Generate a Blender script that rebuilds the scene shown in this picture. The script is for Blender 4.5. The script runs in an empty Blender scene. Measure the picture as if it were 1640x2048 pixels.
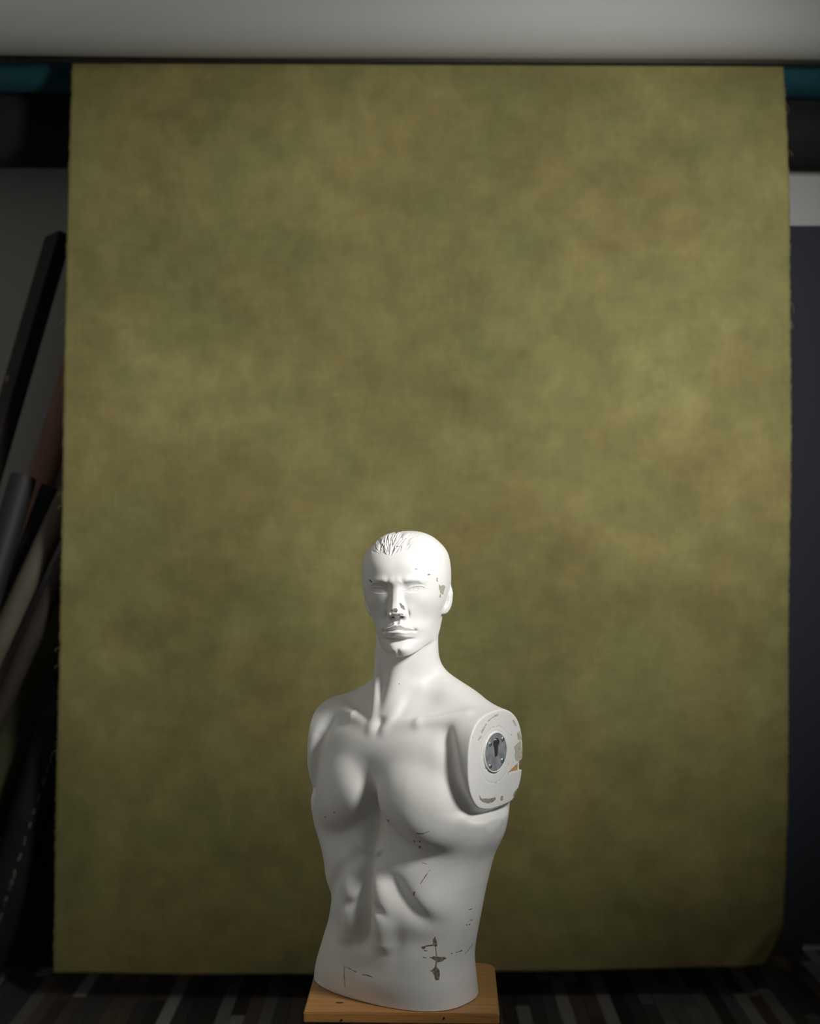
import bpy, bmesh, math, random
import numpy as np
from mathutils import Vector, Matrix

# ---------------------------------------------------------------- camera, light, exposure
scene = bpy.context.scene
C = scene.collection
FPX = 2844.4                                   # focal length in pixels of the 1640 x 2048 frame (50 mm)
EYE = Vector((0.0, 0.0, 1.65))
cam_d = bpy.data.cameras.new('camera'); cam = bpy.data.objects.new('camera', cam_d); C.objects.link(cam)
cam.location = EYE; cam.rotation_euler = (math.pi / 2, 0, 0)
cam_d.sensor_fit = 'VERTICAL'; cam_d.sensor_width = 28.83; cam_d.sensor_height = 36.0; cam_d.lens = FPX / 2048 * 36
cam_d.clip_start = 0.05; cam_d.clip_end = 50
cam_d.dof.use_dof = True; cam_d.dof.focus_distance = 2.52; cam_d.dof.aperture_fstop = 4.0
scene.camera = cam

world = bpy.data.worlds.new('world'); scene.world = world; world.use_nodes = True
bg = world.node_tree.nodes['Background']; bg.inputs[0].default_value = (1.0, 0.97, 0.92, 1); bg.inputs[1].default_value = 0.052

def studio_spot(name, loc, aim, power, cone, radius, color):
    d = bpy.data.lights.new(name, 'SPOT'); o = bpy.data.objects.new(name, d); C.objects.link(o)
    o.location = loc; o.rotation_euler = (Vector(aim) - Vector(loc)).to_track_quat('-Z', 'Y').to_euler()
    d.energy = power; d.spot_size = math.radians(cone); d.spot_blend = 1.0; d.shadow_soft_size = radius; d.color = color
    return o
key = studio_spot('studio_key_lamp', (1.27, 1.49, 2.46), (-0.93, 1.95, 2.30), 375, 116, 0.20, (1.0, .985, .95))        # on the mannequin, feathered to the front
back = studio_spot('added_canvas_light', (0.98, 2.20, 2.38), (0.40, 4.70, 2.10), 272, 82, 0.20, (1.0, .98, .94))   # added, unseen: makes the bright spot on the canvas apart from the key
fill_d = bpy.data.lights.new('added_fill_light', 'AREA'); fill = bpy.data.objects.new('added_fill_light', fill_d); C.objects.link(fill)  # added area light out of view, lifts the bust's shaded side; no actual softbox
fill.location = (-1.25, 1.10, 1.75); fill.rotation_euler = (Vector((0, 2.62, 1.25)) - fill.location).to_track_quat('-Z', 'Y').to_euler()
fill_d.shape = 'SQUARE'; fill_d.size = 0.9; fill_d.spread = math.radians(75); fill_d.energy = 0.36; fill_d.color = (1.0, .94, .80)

vs = scene.view_settings
vs.view_transform = 'Standard'; vs.look = 'None'; vs.exposure = 0.0; vs.gamma = 1.0; vs.use_curve_mapping = False

# ---------------------------------------------------------------- helpers
def W(px, py, d):                              # the place at depth d seen at a pixel of the photograph
    return Vector(((px - 820) * d / FPX, d, EYE.z - (py - 1024) * d / FPX))
def obj(name, me, mat=None, parent=None, smooth=False):
    if isinstance(me, bmesh.types.BMesh):
        bm = me; me = bpy.data.meshes.new(name); bm.to_mesh(me); bm.free()
    o = bpy.data.objects.new(name, me); C.objects.link(o)
    if mat is not None: me.materials.clear(); me.materials.append(mat)
    if parent is not None: o.parent = parent
    if smooth: me.polygons.foreach_set('use_smooth', [True] * len(me.polygons))
    return o
def tag(o, label, cat, group=None, kind=None):
    o['label'] = label; o['category'] = cat
    if group: o['group'] = group
    if kind: o['kind'] = kind
    return o
def empty(name, loc=(0, 0, 0)):
    o = bpy.data.objects.new(name, None); C.objects.link(o); o.location = loc; o.empty_display_size = .05
    return o
def under(o, p):                               # parent without moving
    o.parent = p; o.matrix_parent_inverse = Matrix.Translation(-Vector(p.location))
    return o
def add_box(bm, cx, cy, cz, sx, sy, sz, bev=0.0, mat=None):
    r = bmesh.ops.create_cube(bm, size=1.0); vs_ = r['verts']
    bmesh.ops.scale(bm, vec=(sx, sy, sz), verts=vs_)
    if bev:
        ed = list({e for v in vs_ for e in v.link_edges})
        rr = bmesh.ops.bevel(bm, geom=ed, offset=bev, segments=2, affect='EDGES', profile=.5)
        vs_ = list({v for f in rr['faces'] for v in f.verts} | {v for v in vs_ if v.is_valid})
    if mat is not None: bmesh.ops.transform(bm, matrix=mat, verts=vs_)
    bmesh.ops.translate(bm, vec=(cx, cy, cz), verts=vs_)
    return vs_
def box_mesh(sx, sy, sz, bev=0.002):
    bm = bmesh.new(); add_box(bm, 0, 0, 0, sx, sy, sz, bev); return bm
def frame_to(a, b, up=Vector((0, -1, 0))):     # matrix whose z axis runs from a to b
    z = (b - a).normalized(); x = up.cross(z).normalized(); y = z.cross(x)
    m = Matrix((x, y, z)).transposed().to_4x4(); m.translation = a
    return m

# ---------------------------------------------------------------- materials
def new_mat(name):
    m = bpy.data.materials.new(name); m.use_nodes = True
    nt = m.node_tree; b = nt.nodes['Principled BSDF']
    return m, nt, b
def node(nt, kind, **kw):
    n = nt.nodes.new(kind)
    for k, v in kw.items():
        if k.startswith('i_'): n.inputs[k[2:].replace('_', ' ')].default_value = v
        else: setattr(n, k, v)
    return n
def ramp(nt, stops):
    r = nt.nodes.new('ShaderNodeValToRGB'); e = r.color_ramp.elements
    while len(e) < len(stops): e.new(.5)
    for q, (p, c) in zip(e, stops): q.position = p; q.color = (c[0], c[1], c[2], 1)
    return r
def simple(name, col, rough=.6, noise=.0, scale=20, metal=0, stretch=(1, 1, 1), bump=0.0, spec=.5, sheen=0):
    m, nt, b = new_mat(name); L = nt.links
    b.inputs['Roughness'].default_value = rough; b.inputs['Metallic'].default_value = metal
    b.inputs['Specular IOR Level'].default_value = spec
    if sheen: b.inputs['Sheen Weight'].default_value = sheen
    tc = node(nt, 'ShaderNodeTexCoord'); mp = node(nt, 'ShaderNodeMapping'); mp.inputs['Scale'].default_value = stretch
    L.new(tc.outputs['Object'], mp.inputs[0])
    n = node(nt, 'ShaderNodeTexNoise', i_Scale=scale, i_Detail=5.0, i_Roughness=.6); L.new(mp.outputs[0], n.inputs['Vector'])
    lo = [max(0, c * (1 - noise)) for c in col]; hi = [min(1, c * (1 + noise)) for c in col]
    r = ramp(nt, [(.3, lo), (.7, hi)]); L.new(n.outputs['Fac'], r.inputs[0]); L.new(r.outputs[0], b.inputs['Base Color'])
    if bump:
        bp = node(nt, 'ShaderNodeBump', i_Strength=bump, i_Distance=.002); L.new(n.outputs['Fac'], bp.inputs['Height']); L.new(bp.outputs[0], b.inputs['Normal'])
    return m
def canvas_mat(name, stops, weave=620, big=1.6, rough=.85):
    m, nt, b = new_mat(name); L = nt.links
    b.inputs['Roughness'].default_value = rough; b.inputs['Specular IOR Level'].default_value = .2
    tc = node(nt, 'ShaderNodeTexCoord')
    n1 = node(nt, 'ShaderNodeTexNoise', i_Scale=big, i_Detail=7.0, i_Roughness=.56, i_Distortion=.35); L.new(tc.outputs['Object'], n1.inputs['Vector'])
    n2 = node(nt, 'ShaderNodeTexNoise', i_Scale=9.0, i_Detail=6.0, i_Roughness=.62); L.new(tc.outputs['Object'], n2.inputs['Vector'])
    n3 = node(nt, 'ShaderNodeTexNoise', i_Scale=2.3, i_Detail=5.0, i_Roughness=.6)
    mp = node(nt, 'ShaderNodeMapping'); mp.inputs['Location'].default_value = (7, 3, 5); L.new(tc.outputs['Object'], mp.inputs[0]); L.new(mp.outputs[0], n3.inputs['Vector'])
    mx = node(nt, 'ShaderNodeMath', operation='MULTIPLY_ADD'); mx.inputs[1].default_value = .42; L.new(n2.outputs['Fac'], mx.inputs[0])
    m1 = node(nt, 'ShaderNodeMath', operation='MULTIPLY'); m1.inputs[1].default_value = .58; L.new(n1.outputs['Fac'], m1.inputs[0]); L.new(m1.outputs[0], mx.inputs[2])
    r = ramp(nt, stops); L.new(mx.outputs[0], r.inputs[0])
    r3 = ramp(nt, [(.42, (1.0, 1.0, 1.0)), (.62, (1.05, .95, .95))]); L.new(n3.outputs['Fac'], r3.inputs[0])
    mc = node(nt, 'ShaderNodeMix', data_type='RGBA', blend_type='MULTIPLY'); mc.inputs['Factor'].default_value = 1.0
    L.new(r.outputs[0], mc.inputs['A']); L.new(r3.outputs[0], mc.inputs['B'])
    # slubs of the cloth, longer along the threads
    ms = node(nt, 'ShaderNodeMapping'); ms.inputs['Scale'].default_value = (14, 14, 90); L.new(tc.outputs['Object'], ms.inputs[0])
    ns = node(nt, 'ShaderNodeTexNoise', i_Scale=1.0, i_Detail=4.0); L.new(ms.outputs[0], ns.inputs['Vector'])
    ms2 = node(nt, 'ShaderNodeMapping'); ms2.inputs['Scale'].default_value = (90, 14, 14); L.new(tc.outputs['Object'], ms2.inputs[0])
    ns2 = node(nt, 'ShaderNodeTexNoise', i_Scale=1.0, i_Detail=4.0); L.new(ms2.outputs[0], ns2.inputs['Vector'])
    ad = node(nt, 'ShaderNodeMath', operation='ADD'); L.new(ns.outputs['Fac'], ad.inputs[0]); L.new(ns2.outputs['Fac'], ad.inputs[1])
    rs = ramp(nt, [(.30, (.91, .91, .91)), (.70, (1.07, 1.07, 1.07))])
    hf = node(nt, 'ShaderNodeMath', operation='MULTIPLY'); hf.inputs[1].default_value = .5; L.new(ad.outputs[0], hf.inputs[0]); L.new(hf.outputs[0], rs.inputs[0])
    mc2 = node(nt, 'ShaderNodeMix', data_type='RGBA', blend_type='MULTIPLY'); mc2.inputs['Factor'].default_value = 1.0
    L.new(mc.outputs['Result'], mc2.inputs['A']); L.new(rs.outputs[0], mc2.inputs['B'])
    L.new(mc2.outputs['Result'], b.inputs['Base Color'])
    bp = node(nt, 'ShaderNodeBump', i_Strength=.25, i_Distance=.002); L.new(ad.outputs[0], bp.inputs['Height']); L.new(bp.outputs[0], b.inputs['Normal'])
    return m
def wood_mat(name, c0, c1, scale=6.0, stretch=(1, 8, 8), rough=.5):
    m, nt, b = new_mat(name); L = nt.links
    b.inputs['Roughness'].default_value = rough
    tc = node(nt, 'ShaderNodeTexCoord'); mp = node(nt, 'ShaderNodeMapping'); mp.inputs['Scale'].default_value = stretch; L.new(tc.outputs['Object'], mp.inputs[0])
    n = node(nt, 'ShaderNodeTexNoise', i_Scale=scale, i_Detail=8.0, i_Roughness=.65, i_Distortion=.6); L.new(mp.outputs[0], n.inputs['Vector'])
    r = ramp(nt, [(.28, c0), (.5, [(a + q) / 2 for a, q in zip(c0, c1)]), (.72, c1)]); L.new(n.outputs['Fac'], r.inputs[0])
    L.new(r.outputs[0], b.inputs['Base Color'])
    bp = node(nt, 'ShaderNodeBump', i_Strength=.15, i_Distance=.001); L.new(n.outputs['Fac'], bp.inputs['Height']); L.new(bp.outputs[0], b.inputs['Normal'])
    return m
M = {}
M['wall'] = simple('wall_paint', (.40, .40, .39), .9, .03, 3)
M['ceiling'] = simple('ceiling_paint', (.62, .62, .60), .9, .02, 3)
M['base'] = simple('baseboard_paint', (.30, .30, .31), .6, .08, 8)
M['olive'] = canvas_mat('olive_canvas', [(.28, (.104, .099, .037)), (.43, (.150, .141, .053)), (.56, (.196, .182, .069)), (.70, (.265, .246, .097))])
M['teal'] = canvas_mat('teal_canvas', [(.3, (.006, .036, .048)), (.5, (.010, .056, .072)), (.7, (.014, .078, .094))])
M['green'] = canvas_mat('green_canvas', [(.3, (.036, .044, .020)), (.6, (.066, .076, .036))])
M['black_cloth'] = simple('black_cloth', (.016, .016, .016), .95, .25, 9, spec=.15, bump=.2)
M['black_vinyl'] = simple('black_vinyl', (.016, .017, .018), .6, .2, 6, spec=.35)
M['navy'] = simple('navy_paper', (.023, .026, .037), .75, .05, 2, spec=.3)
M['white_vinyl'] = simple('white_roll_cloth', (.33, .33, .318), .7, .04, 2, stretch=(.4, 6, 6), spec=.3)
M['black_metal'] = simple('black_metal', (.012, .012, .012), .5, .2, 30)
M['steel'] = simple('galvanised_steel', (.40, .42, .45), .42, .30, 70, metal=.45)
M['screw'] = simple('zinc_screw', (.55, .68, .74), .22, .1, 60, metal=.7)
M['pink'] = simple('pinkish_card', (.30, .165, .125), .8, .08, 8)
M['beige'] = simple('taupe_card', (.095, .080, .058), .8, .15, 8)
M['brown'] = simple('dark_brown_card', (.024, .016, .014), .8, .2, 8)
M['dark_wood'] = wood_mat('blackened_wood', (.014, .011, .010), (.040, .030, .026), 5, (6, 6, 1), .7)
M['frayed'] = simple('frayed_thread', (.085, .08, .07), .9, .2, 60)
M['stool'] = wood_mat('varnished_pine', (.29, .135, .038), (.49, .25, .082), 5.0, (1.2, 14, 14), .38)
M['stool_leg'] = simple('black_painted_wood', (.010, .009, .009), .5, .2, 20)
M['raw_wood'] = wood_mat('raw_broken_wood', (.34, .17, .05), (.56, .33, .12), 30, (2, 2, 10), .8)
M['plain_white'] = simple('plain_white_paint', (.79, .78, .755), .46, .03, 14)
M['hole'] = simple('dark_socket', (.03, .027, .022), .8, .2, 40)
plank_cols = [(.075, .068, .062), (.14, .13, .12), (.040, .034, .031), (.24, .23, .215), (.095, .072, .058), (.055, .050, .046), (.18, .17, .155), (.11, .078, .060), (.30, .29, .27), (.028, .025, .024)]
M['planks'] = [wood_mat('floor_strip_%d' % i, [q * .75 for q in c], [q * 1.15 for q in c], 9, (10, 1, 1), .55) for i, c in enumerate(plank_cols)]

# ---------------------------------------------------------------- the room
def structure(o, label, cat): return tag(o, label, cat, kind='structure')
WALL_Y, CEIL = 5.38, 3.75
rng = random.Random(5)
floor = structure(obj('floor', box_mesh(5.6, 7.9, .06, 0), M['planks'][9]), 'dark multi-tone strip wood floor', 'floor'); floor.location = (0, WALL_Y - 3.95, -.0345)
ceil = structure(obj('ceiling', box_mesh(5.6, 7.9, .1, 0), M['ceiling']), 'plain off-white studio ceiling', 'ceiling'); ceil.location = (0, WALL_Y - 3.95, CEIL + .05)
for nm, lb, loc, sz in (('wall_back', 'pale grey studio wall behind the hanging canvas', (0, WALL_Y + .05, CEIL / 2), (5.6, .1, CEIL)),
                        ('wall_left', 'pale grey studio side wall on the left', (-2.85, WALL_Y - 3.95, CEIL / 2), (.1, 7.9, CEIL)),
                        ('wall_right', 'pale grey studio side wall on the right', (2.85, WALL_Y - 3.95, CEIL / 2), (.1, 7.9, CEIL))):
    o = structure(obj(nm, box_mesh(*sz, 0), M['wall']), lb, 'wall'); o.location = loc
bb = structure(obj('baseboard_back', box_mesh(5.58, .016, .028, .003), M['base']), 'low grey baseboard along the back wall', 'baseboard'); bb.location = (0, WALL_Y - .0085, .0145)
# floor strips: one object each where the photograph shows them, the rest joined
SW = .047
strip_cache = {}
near = bmesh.new(); near_cols = []
def strip_mesh(Lq, ci):
    k = (round(Lq, 2), ci)
    if k not in strip_cache:
        bm = bmesh.new(); add_box(bm, 0, 0, 0, SW - .0016, k[0] - .0016, .0045, 0)
        top = [f for f in bm.faces if f.normal.z > .9]
        bmesh.ops.bevel(bm, geom=[e for e in top[0].edges], offset=.0008, segments=1, affect='EDGES')
        me = bpy.data.meshes.new('plank'); bm.to_mesh(me); bm.free(); me.materials.append(M['planks'][ci]); strip_cache[k] = me
    return strip_cache[k]
parts_near = {}
for i in range(-58, 59):
    x = i * SW
    y = WALL_Y - .017
    first = True
    while y > 1.2:
        Lq = rng.choice((.42, .54, .66, .78)) * (rng.uniform(.3, 1) if first else 1); Lq = max(.08, round(Lq, 2)); first = False
        ci = rng.choices(range(10), weights=(3, 3, 3, 2, 2, 3, 2, 2, 1, 2))[0]
        yc = y - Lq / 2
        vis = y > 4.50 and abs(x) < 1.02 * (820 / FPX) * y + .03
        if vis:
            o = obj('plank', strip_mesh(Lq, ci), None, None); o.location = (x, yc, -.0022); under(o, floor)
        else:
            parts_near.setdefault(ci, []).append((x, yc, Lq))
        y -= Lq
vv, ff, mi = [], [], []
for ci, lst in parts_near.items():
    for (x, yc, Lq) in lst:
        b0 = len(vv); hx, hy = SW / 2 - .0008, Lq / 2 - .0008
        for z in (-.0045, 0.0):
            vv += [(x - hx, yc - hy, z), (x + hx, yc - hy, z), (x + hx, yc + hy, z), (x - hx, yc + hy, z)]
        for q in ((4, 5, 6, 7), (0, 1, 5, 4), (1, 2, 6, 5), (2, 3, 7, 6), (3, 0, 4, 7)):
            ff.append([b0 + k for k in q]); mi.append(ci)
me = bpy.data.meshes.new('plank_field'); me.from_pydata(vv, [], ff)
for m_ in M['planks']: me.materials.append(m_)
me.polygons.foreach_set('material_index', mi); me.update()
pf = obj('plank_field', me); pf['kind'] = 'stuff'; under(pf, floor)
# ---------------------------------------------------------------- the bust as an implicit surface
AX = (-0.004, 2.62, 0.0)            # vertical axis of the torso in the room
YAW_B, YAW_H, ROLL_H = math.radians(38.3), math.radians(11), math.radians(2.2)
HC = (-0.0065, 2.622, 1.391)        # below the chin, on the head's axis
ARM_X = 0.190                                 # the flat cut where an arm was fitted

def smin(a, b, k):
    h = np.maximum(k - np.abs(a - b), 0.0) / k
    return np.minimum(a, b) - h * h * h * k / 6.0
def smax(a, b, k): return -smin(-a, -b, k)
def sstep(e0, e1, x):
    t = np.clip((x - e0) / (e1 - e0), 0, 1)
    return t * t * (3 - 2 * t)
def ga(x, z, cx, cz, sx, sz): return np.exp(-((x - cx) / sx) ** 2 - ((z - cz) / sz) ** 2)
def spl(x, tab):                              # smooth interpolation of a table (Catmull-Rom tangents)
    xs = np.array([r[0] for r in tab], np.float32); ys = np.array([r[1] for r in tab], np.float32)
    m = np.gradient(ys, xs).astype(np.float32)
    x = np.clip(x, xs[0], xs[-1])
    i = np.clip(np.searchsorted(xs, x, side='right') - 1, 0, len(xs) - 2)
    h = xs[i + 1] - xs[i]; t = (x - xs[i]) / h
    t2 = t * t; t3 = t2 * t
    return (2*t3 - 3*t2 + 1) * ys[i] + (t3 - 2*t2 + t) * h * m[i] + (-2*t3 + 3*t2) * ys[i + 1] + (t3 - t2) * h * m[i + 1]
def ell(X, F, Z, c, r, n=2.0):
    q = (np.abs((X - c[0]) / r[0]) ** n + np.abs((F - c[1]) / r[1]) ** n + np.abs((Z - c[2]) / r[2]) ** n) ** (1.0 / n)
    return (q - 1.0) * min(r)
def cap(X, F, Z, a, b, ra, rb):
    a = [float(q) for q in a]; d = [float(q) - w for q, w in zip(b, a)]
    t = np.clip(((X - a[0]) * d[0] + (F - a[1]) * d[1] + (Z - a[2]) * d[2]) / (d[0] ** 2 + d[1] ** 2 + d[2] ** 2), 0, 1)
    return np.sqrt((X - a[0] - t * d[0]) ** 2 + (F - a[1] - t * d[1]) ** 2 + (Z - a[2] - t * d[2]) ** 2) - (ra + (rb - ra) * t)
def pline(x, z, pts):                         # distance to a polyline and the place along it
    best = np.full(x.shape, 9.0, np.float32); par = np.zeros(x.shape, np.float32)
    n = len(pts) - 1
    for i in range(n):
        ax, az = pts[i]; bx, bz = pts[i + 1]; dx, dz = bx - ax, bz - az
        t = np.clip(((x - ax) * dx + (z - az) * dz) / (dx * dx + dz * dz), 0, 1)
        d = np.hypot(x - ax - t * dx, z - az - t * dz)
        m = d < best
        best = np.where(m, d, best); par = np.where(m, (i + t) / n, par)
    return best, par
def hnoise(ix, iy, s):
    v = np.sin(ix * 127.1 + iy * 311.7 + s * 74.7) * 43758.5453
    return v - np.floor(v)
def vnoise(x, y, s=0):
    ix = np.floor(x); iy = np.floor(y); fx = x - ix; fy = y - iy
    fx = fx * fx * (3 - 2 * fx); fy = fy * fy * (3 - 2 * fy)
    a = hnoise(ix, iy, s); b = hnoise(ix + 1, iy, s); c = hnoise(ix, iy + 1, s); d = hnoise(ix + 1, iy + 1, s)
    return (a + (b - a) * fx) * (1 - fy) + (c + (d - c) * fx) * fy

def to_body(P):
    x = P[:, 0] - AX[0]; y = P[:, 1] - AX[1]
    c, s = math.cos(YAW_B), math.sin(YAW_B)
    return (x * c - y * s).astype(np.float32), (-x * s - y * c).astype(np.float32), P[:, 2].astype(np.float32)        # lateral (its left), forward, up
def to_head(P):
    x = P[:, 0] - HC[0]; y = P[:, 1] - HC[1]; Z = P[:, 2] - HC[2]
    c, s = math.cos(YAW_H), math.sin(YAW_H)
    X = x * c - y * s; F = -x * s - y * c
    c, s = math.cos(ROLL_H), math.sin(ROLL_H)
    zz = Z - 0.10
    return (X * c + zz * s).astype(np.float32), F.astype(np.float32), (-X * s + zz * c + 0.10).astype(np.float32)
def from_body(X, F, Z):
    c, s = math.cos(YAW_B), math.sin(YAW_B)
    return np.stack([AX[0] + X * c - F * s, AX[1] - X * s - F * c, Z], -1)

# torso cross-sections: height, then half width / front depth / back depth / lateral shift / forward shift
T_A = [(0.74, .168), (0.80, .160), (0.85, .150), (0.89, .147), (0.926, .147), (0.98, .158), (1.03, .172), (1.07, .190), (1.11, .196), (1.16, .192), (1.20, .172), (1.25, .150), (1.29, .12), (1.32, .085), (1.36, .05)]
T_BF = [(0.74, .094), (0.80, .098), (0.85, .102), (0.89, .104), (0.926, .107), (0.98, .106), (1.03, .099), (1.07, .095), (1.11, .098), (1.16, .104), (1.20, .102), (1.25, .092), (1.29, .068), (1.32, .05), (1.36, .04)]
T_BB = [(0.74, .130), (0.80, .118), (0.85, .106), (0.89, .103), (0.926, .104), (0.98, .115), (1.03, .124), (1.07, .130), (1.11, .132), (1.16, .130), (1.20, .124), (1.25, .110), (1.29, .09), (1.32, .07), (1.36, .06)]
T_CX = [(0.74, -.036), (0.80, -.030), (0.85, -.020), (0.89, -.010), (0.926, -.003), (0.98, -.007), (1.03, -.010), (1.10, -.007), (1.18, 0), (1.36, 0)]
T_CF = [(0.74, .004), (0.85, .006), (0.926, .004), (1.03, -.006), (1.16, -.010), (1.36, -.012)]

def torso(P):
    X, F, Z = to_body(P)
    lean = spl(Z, T_CX)
    Xs = X - lean
    Xr = Xs + .007                                # the front relief sits a little towards its right
    # relief of the front, pushed along the forward direction
    D = np.zeros_like(X)
    lin = [(-.003, 1.20), (-.003, 1.05), (-.002, .95), (-.002, .875)]
    d, t = pline(Xr, Z, lin)
    D -= .0160 * np.exp(-(d / .0100) ** 2) * sstep(1.235, 1.16, Z) * sstep(.855, .885, Z)
    D -= .0070 * np.exp(-(d / .020) ** 2) * sstep(1.22, 1.14, Z) * sstep(.84, .89, Z)
    # rib arch, the ribs proud of the belly below it
    for sg in (-1, 1):
        U = Xr * sg
        arch = [(.012, 1.040), (.026, 1.022), (.060, .995), (.094, .958), (.122, .934), (.165, .922)]
        tt = np.linspace(0, len(arch) - 1, 22); kk = list(range(len(arch)))
        arch = list(zip(spl(tt, [(k, p[0]) for k, p in zip(kk, arch)]), spl(tt, [(k, p[1]) for k, p in zip(kk, arch)])))
        d, t = pline(U, Z, arch)
        D -= .0096 * np.exp(-(d / .0165) ** 2) * sstep(0.0, .12, t) * sstep(1.0, .60, t)
        D += (.0085 if sg > 0 else .0035) * ga(U, Z, .132, .965, .038, .030) + .0050 * ga(U, Z, .095, 1.015, .045, .03)
        D -= .0040 * ga(U, Z, .110, .895, .050, .028)
        D += .0072 * np.exp(-np.abs((U - .038) / .0255) ** 2.6) * sstep(.862, .885, Z) * sstep(1.05, 1.01, Z)
        # blocks of the belly muscle
        D += .0050 * ga(U, Z, .040, .982, .019, .030)
        D -= .0052 * np.exp(-((Z - (.948 - .40 * (U - .03))) / .0100) ** 2) * np.exp(-((U - .034) / .017) ** 2)
        D += .0035 * ga(U, Z, .042, .912, .023, .028)
        D -= .0028 * np.exp(-((U - .076 + .12 * (Z - .86)) / .014) ** 2) * ga(0, Z, 0, .885, 1, .035)
        D -= .0065 * ga(U, Z, .020, .884, .016, .018)
    D += .0060 * ga(Xr, Z, 0, .805, .10, .030)
    front = sstep(-.02, .05, F)
    Fw = F - D * front
    # main loft
    a = spl(Z, T_A); cf = spl(Z, T_CF)
    b = np.where(Fw > cf, spl(Z, T_BF), spl(Z, T_BB))
    n = 2.45
    q = (np.abs(Xs / a) ** n + np.abs((Fw - cf) / b) ** n) ** (1 / n)
    f = (q - 1) * np.minimum(a, b) * .9
    f = smax(f, Z - 1.335, .03)
    # shoulders
    sh = np.where(X < 0, Z + .005 * sstep(.06, .19, -X), Z)
    aX = np.abs(X)
    f = smin(f, ell(aX, F, sh, (.165, -.012, 1.2115), (.090, .084, .0865), 2.7), .020)
    f = smin(f, cap(aX, F, sh, (.020, -.038, 1.345), (.165, -.022, 1.250), .027, .041), .040)
    f = smin(f, cap(aX, F, sh, (.085, -.045, 1.262), (.150, -.020, 1.215), .060, .060), .05)
    # chest muscles
    ct, st = math.cos(.30), math.sin(.30)
    ct, st = math.cos(.50), -math.sin(.50)
    px_ = np.abs(X + .002)
    u = (px_ - .099) * ct + (Z - 1.136) * st
    w = -(px_ - .099) * st + (Z - 1.136) * ct
    out = np.where(X < 0, .30, .17)
    pec = ell(u, F - .067 + out * (px_ - .060) + 4.2 * np.maximum(px_ - .085, 0) ** 2, w, (0, 0, 0), (.094, .060, .072), 2.3)
    f = smin(f, pec, .018)
    gs = .0095 + .14 * np.maximum(1.165 - Z, 0)
    f = f + .0075 * np.exp(-((X + .003) / gs) ** 2) * sstep(1.195, 1.13, Z) * sstep(1.03, 1.075, Z) * sstep(.02, .06, F)
    f = smin(f, ell(X, F, Z, (0, .026, 1.205), (.165, .078, .078), 2.15), .03)
    f = smin(f, ell(X, F, Z, (-.150, .010, 1.130), (.034, .068, .085), 2.2), .05)
    # groove between chest and shoulder
    d, t = pline(aX, sh, [(.125, 1.285), (.146, 1.235), (.156, 1.185), (.166, 1.135)])
    f = f + .0105 * np.exp(-(d / .0145) ** 2) * sstep(0, .04, F) * sstep(-.02, .25, t)
    # under the arm
    f = f + .010 * np.exp(-((Z - 1.121) / .010) ** 2) * sstep(.13, .18, X) * sstep(.06, .03, F) * sstep(-.085, -.035, F)
    # collar bones and the hollows above them
    cl = smin(cap(aX, F, sh, (.014, .074, 1.258), (.075, .062, 1.274), .0100, .0090), cap(aX, F, sh, (.075, .062, 1.274), (.150, .022, 1.2860), .0090, .010), .01)
    f = smin(f, cl, .024)
    f = f + .010 * np.exp(-((aX - .062) / .030) ** 2 - ((F - .035) / .030) ** 2 - ((Z - 1.312) / .024) ** 2)
    f = f + .004 * np.exp(-(X / .014) ** 2 - ((Z - 1.276) / .016) ** 2) * sstep(.02, .06, F)
    return f

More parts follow.
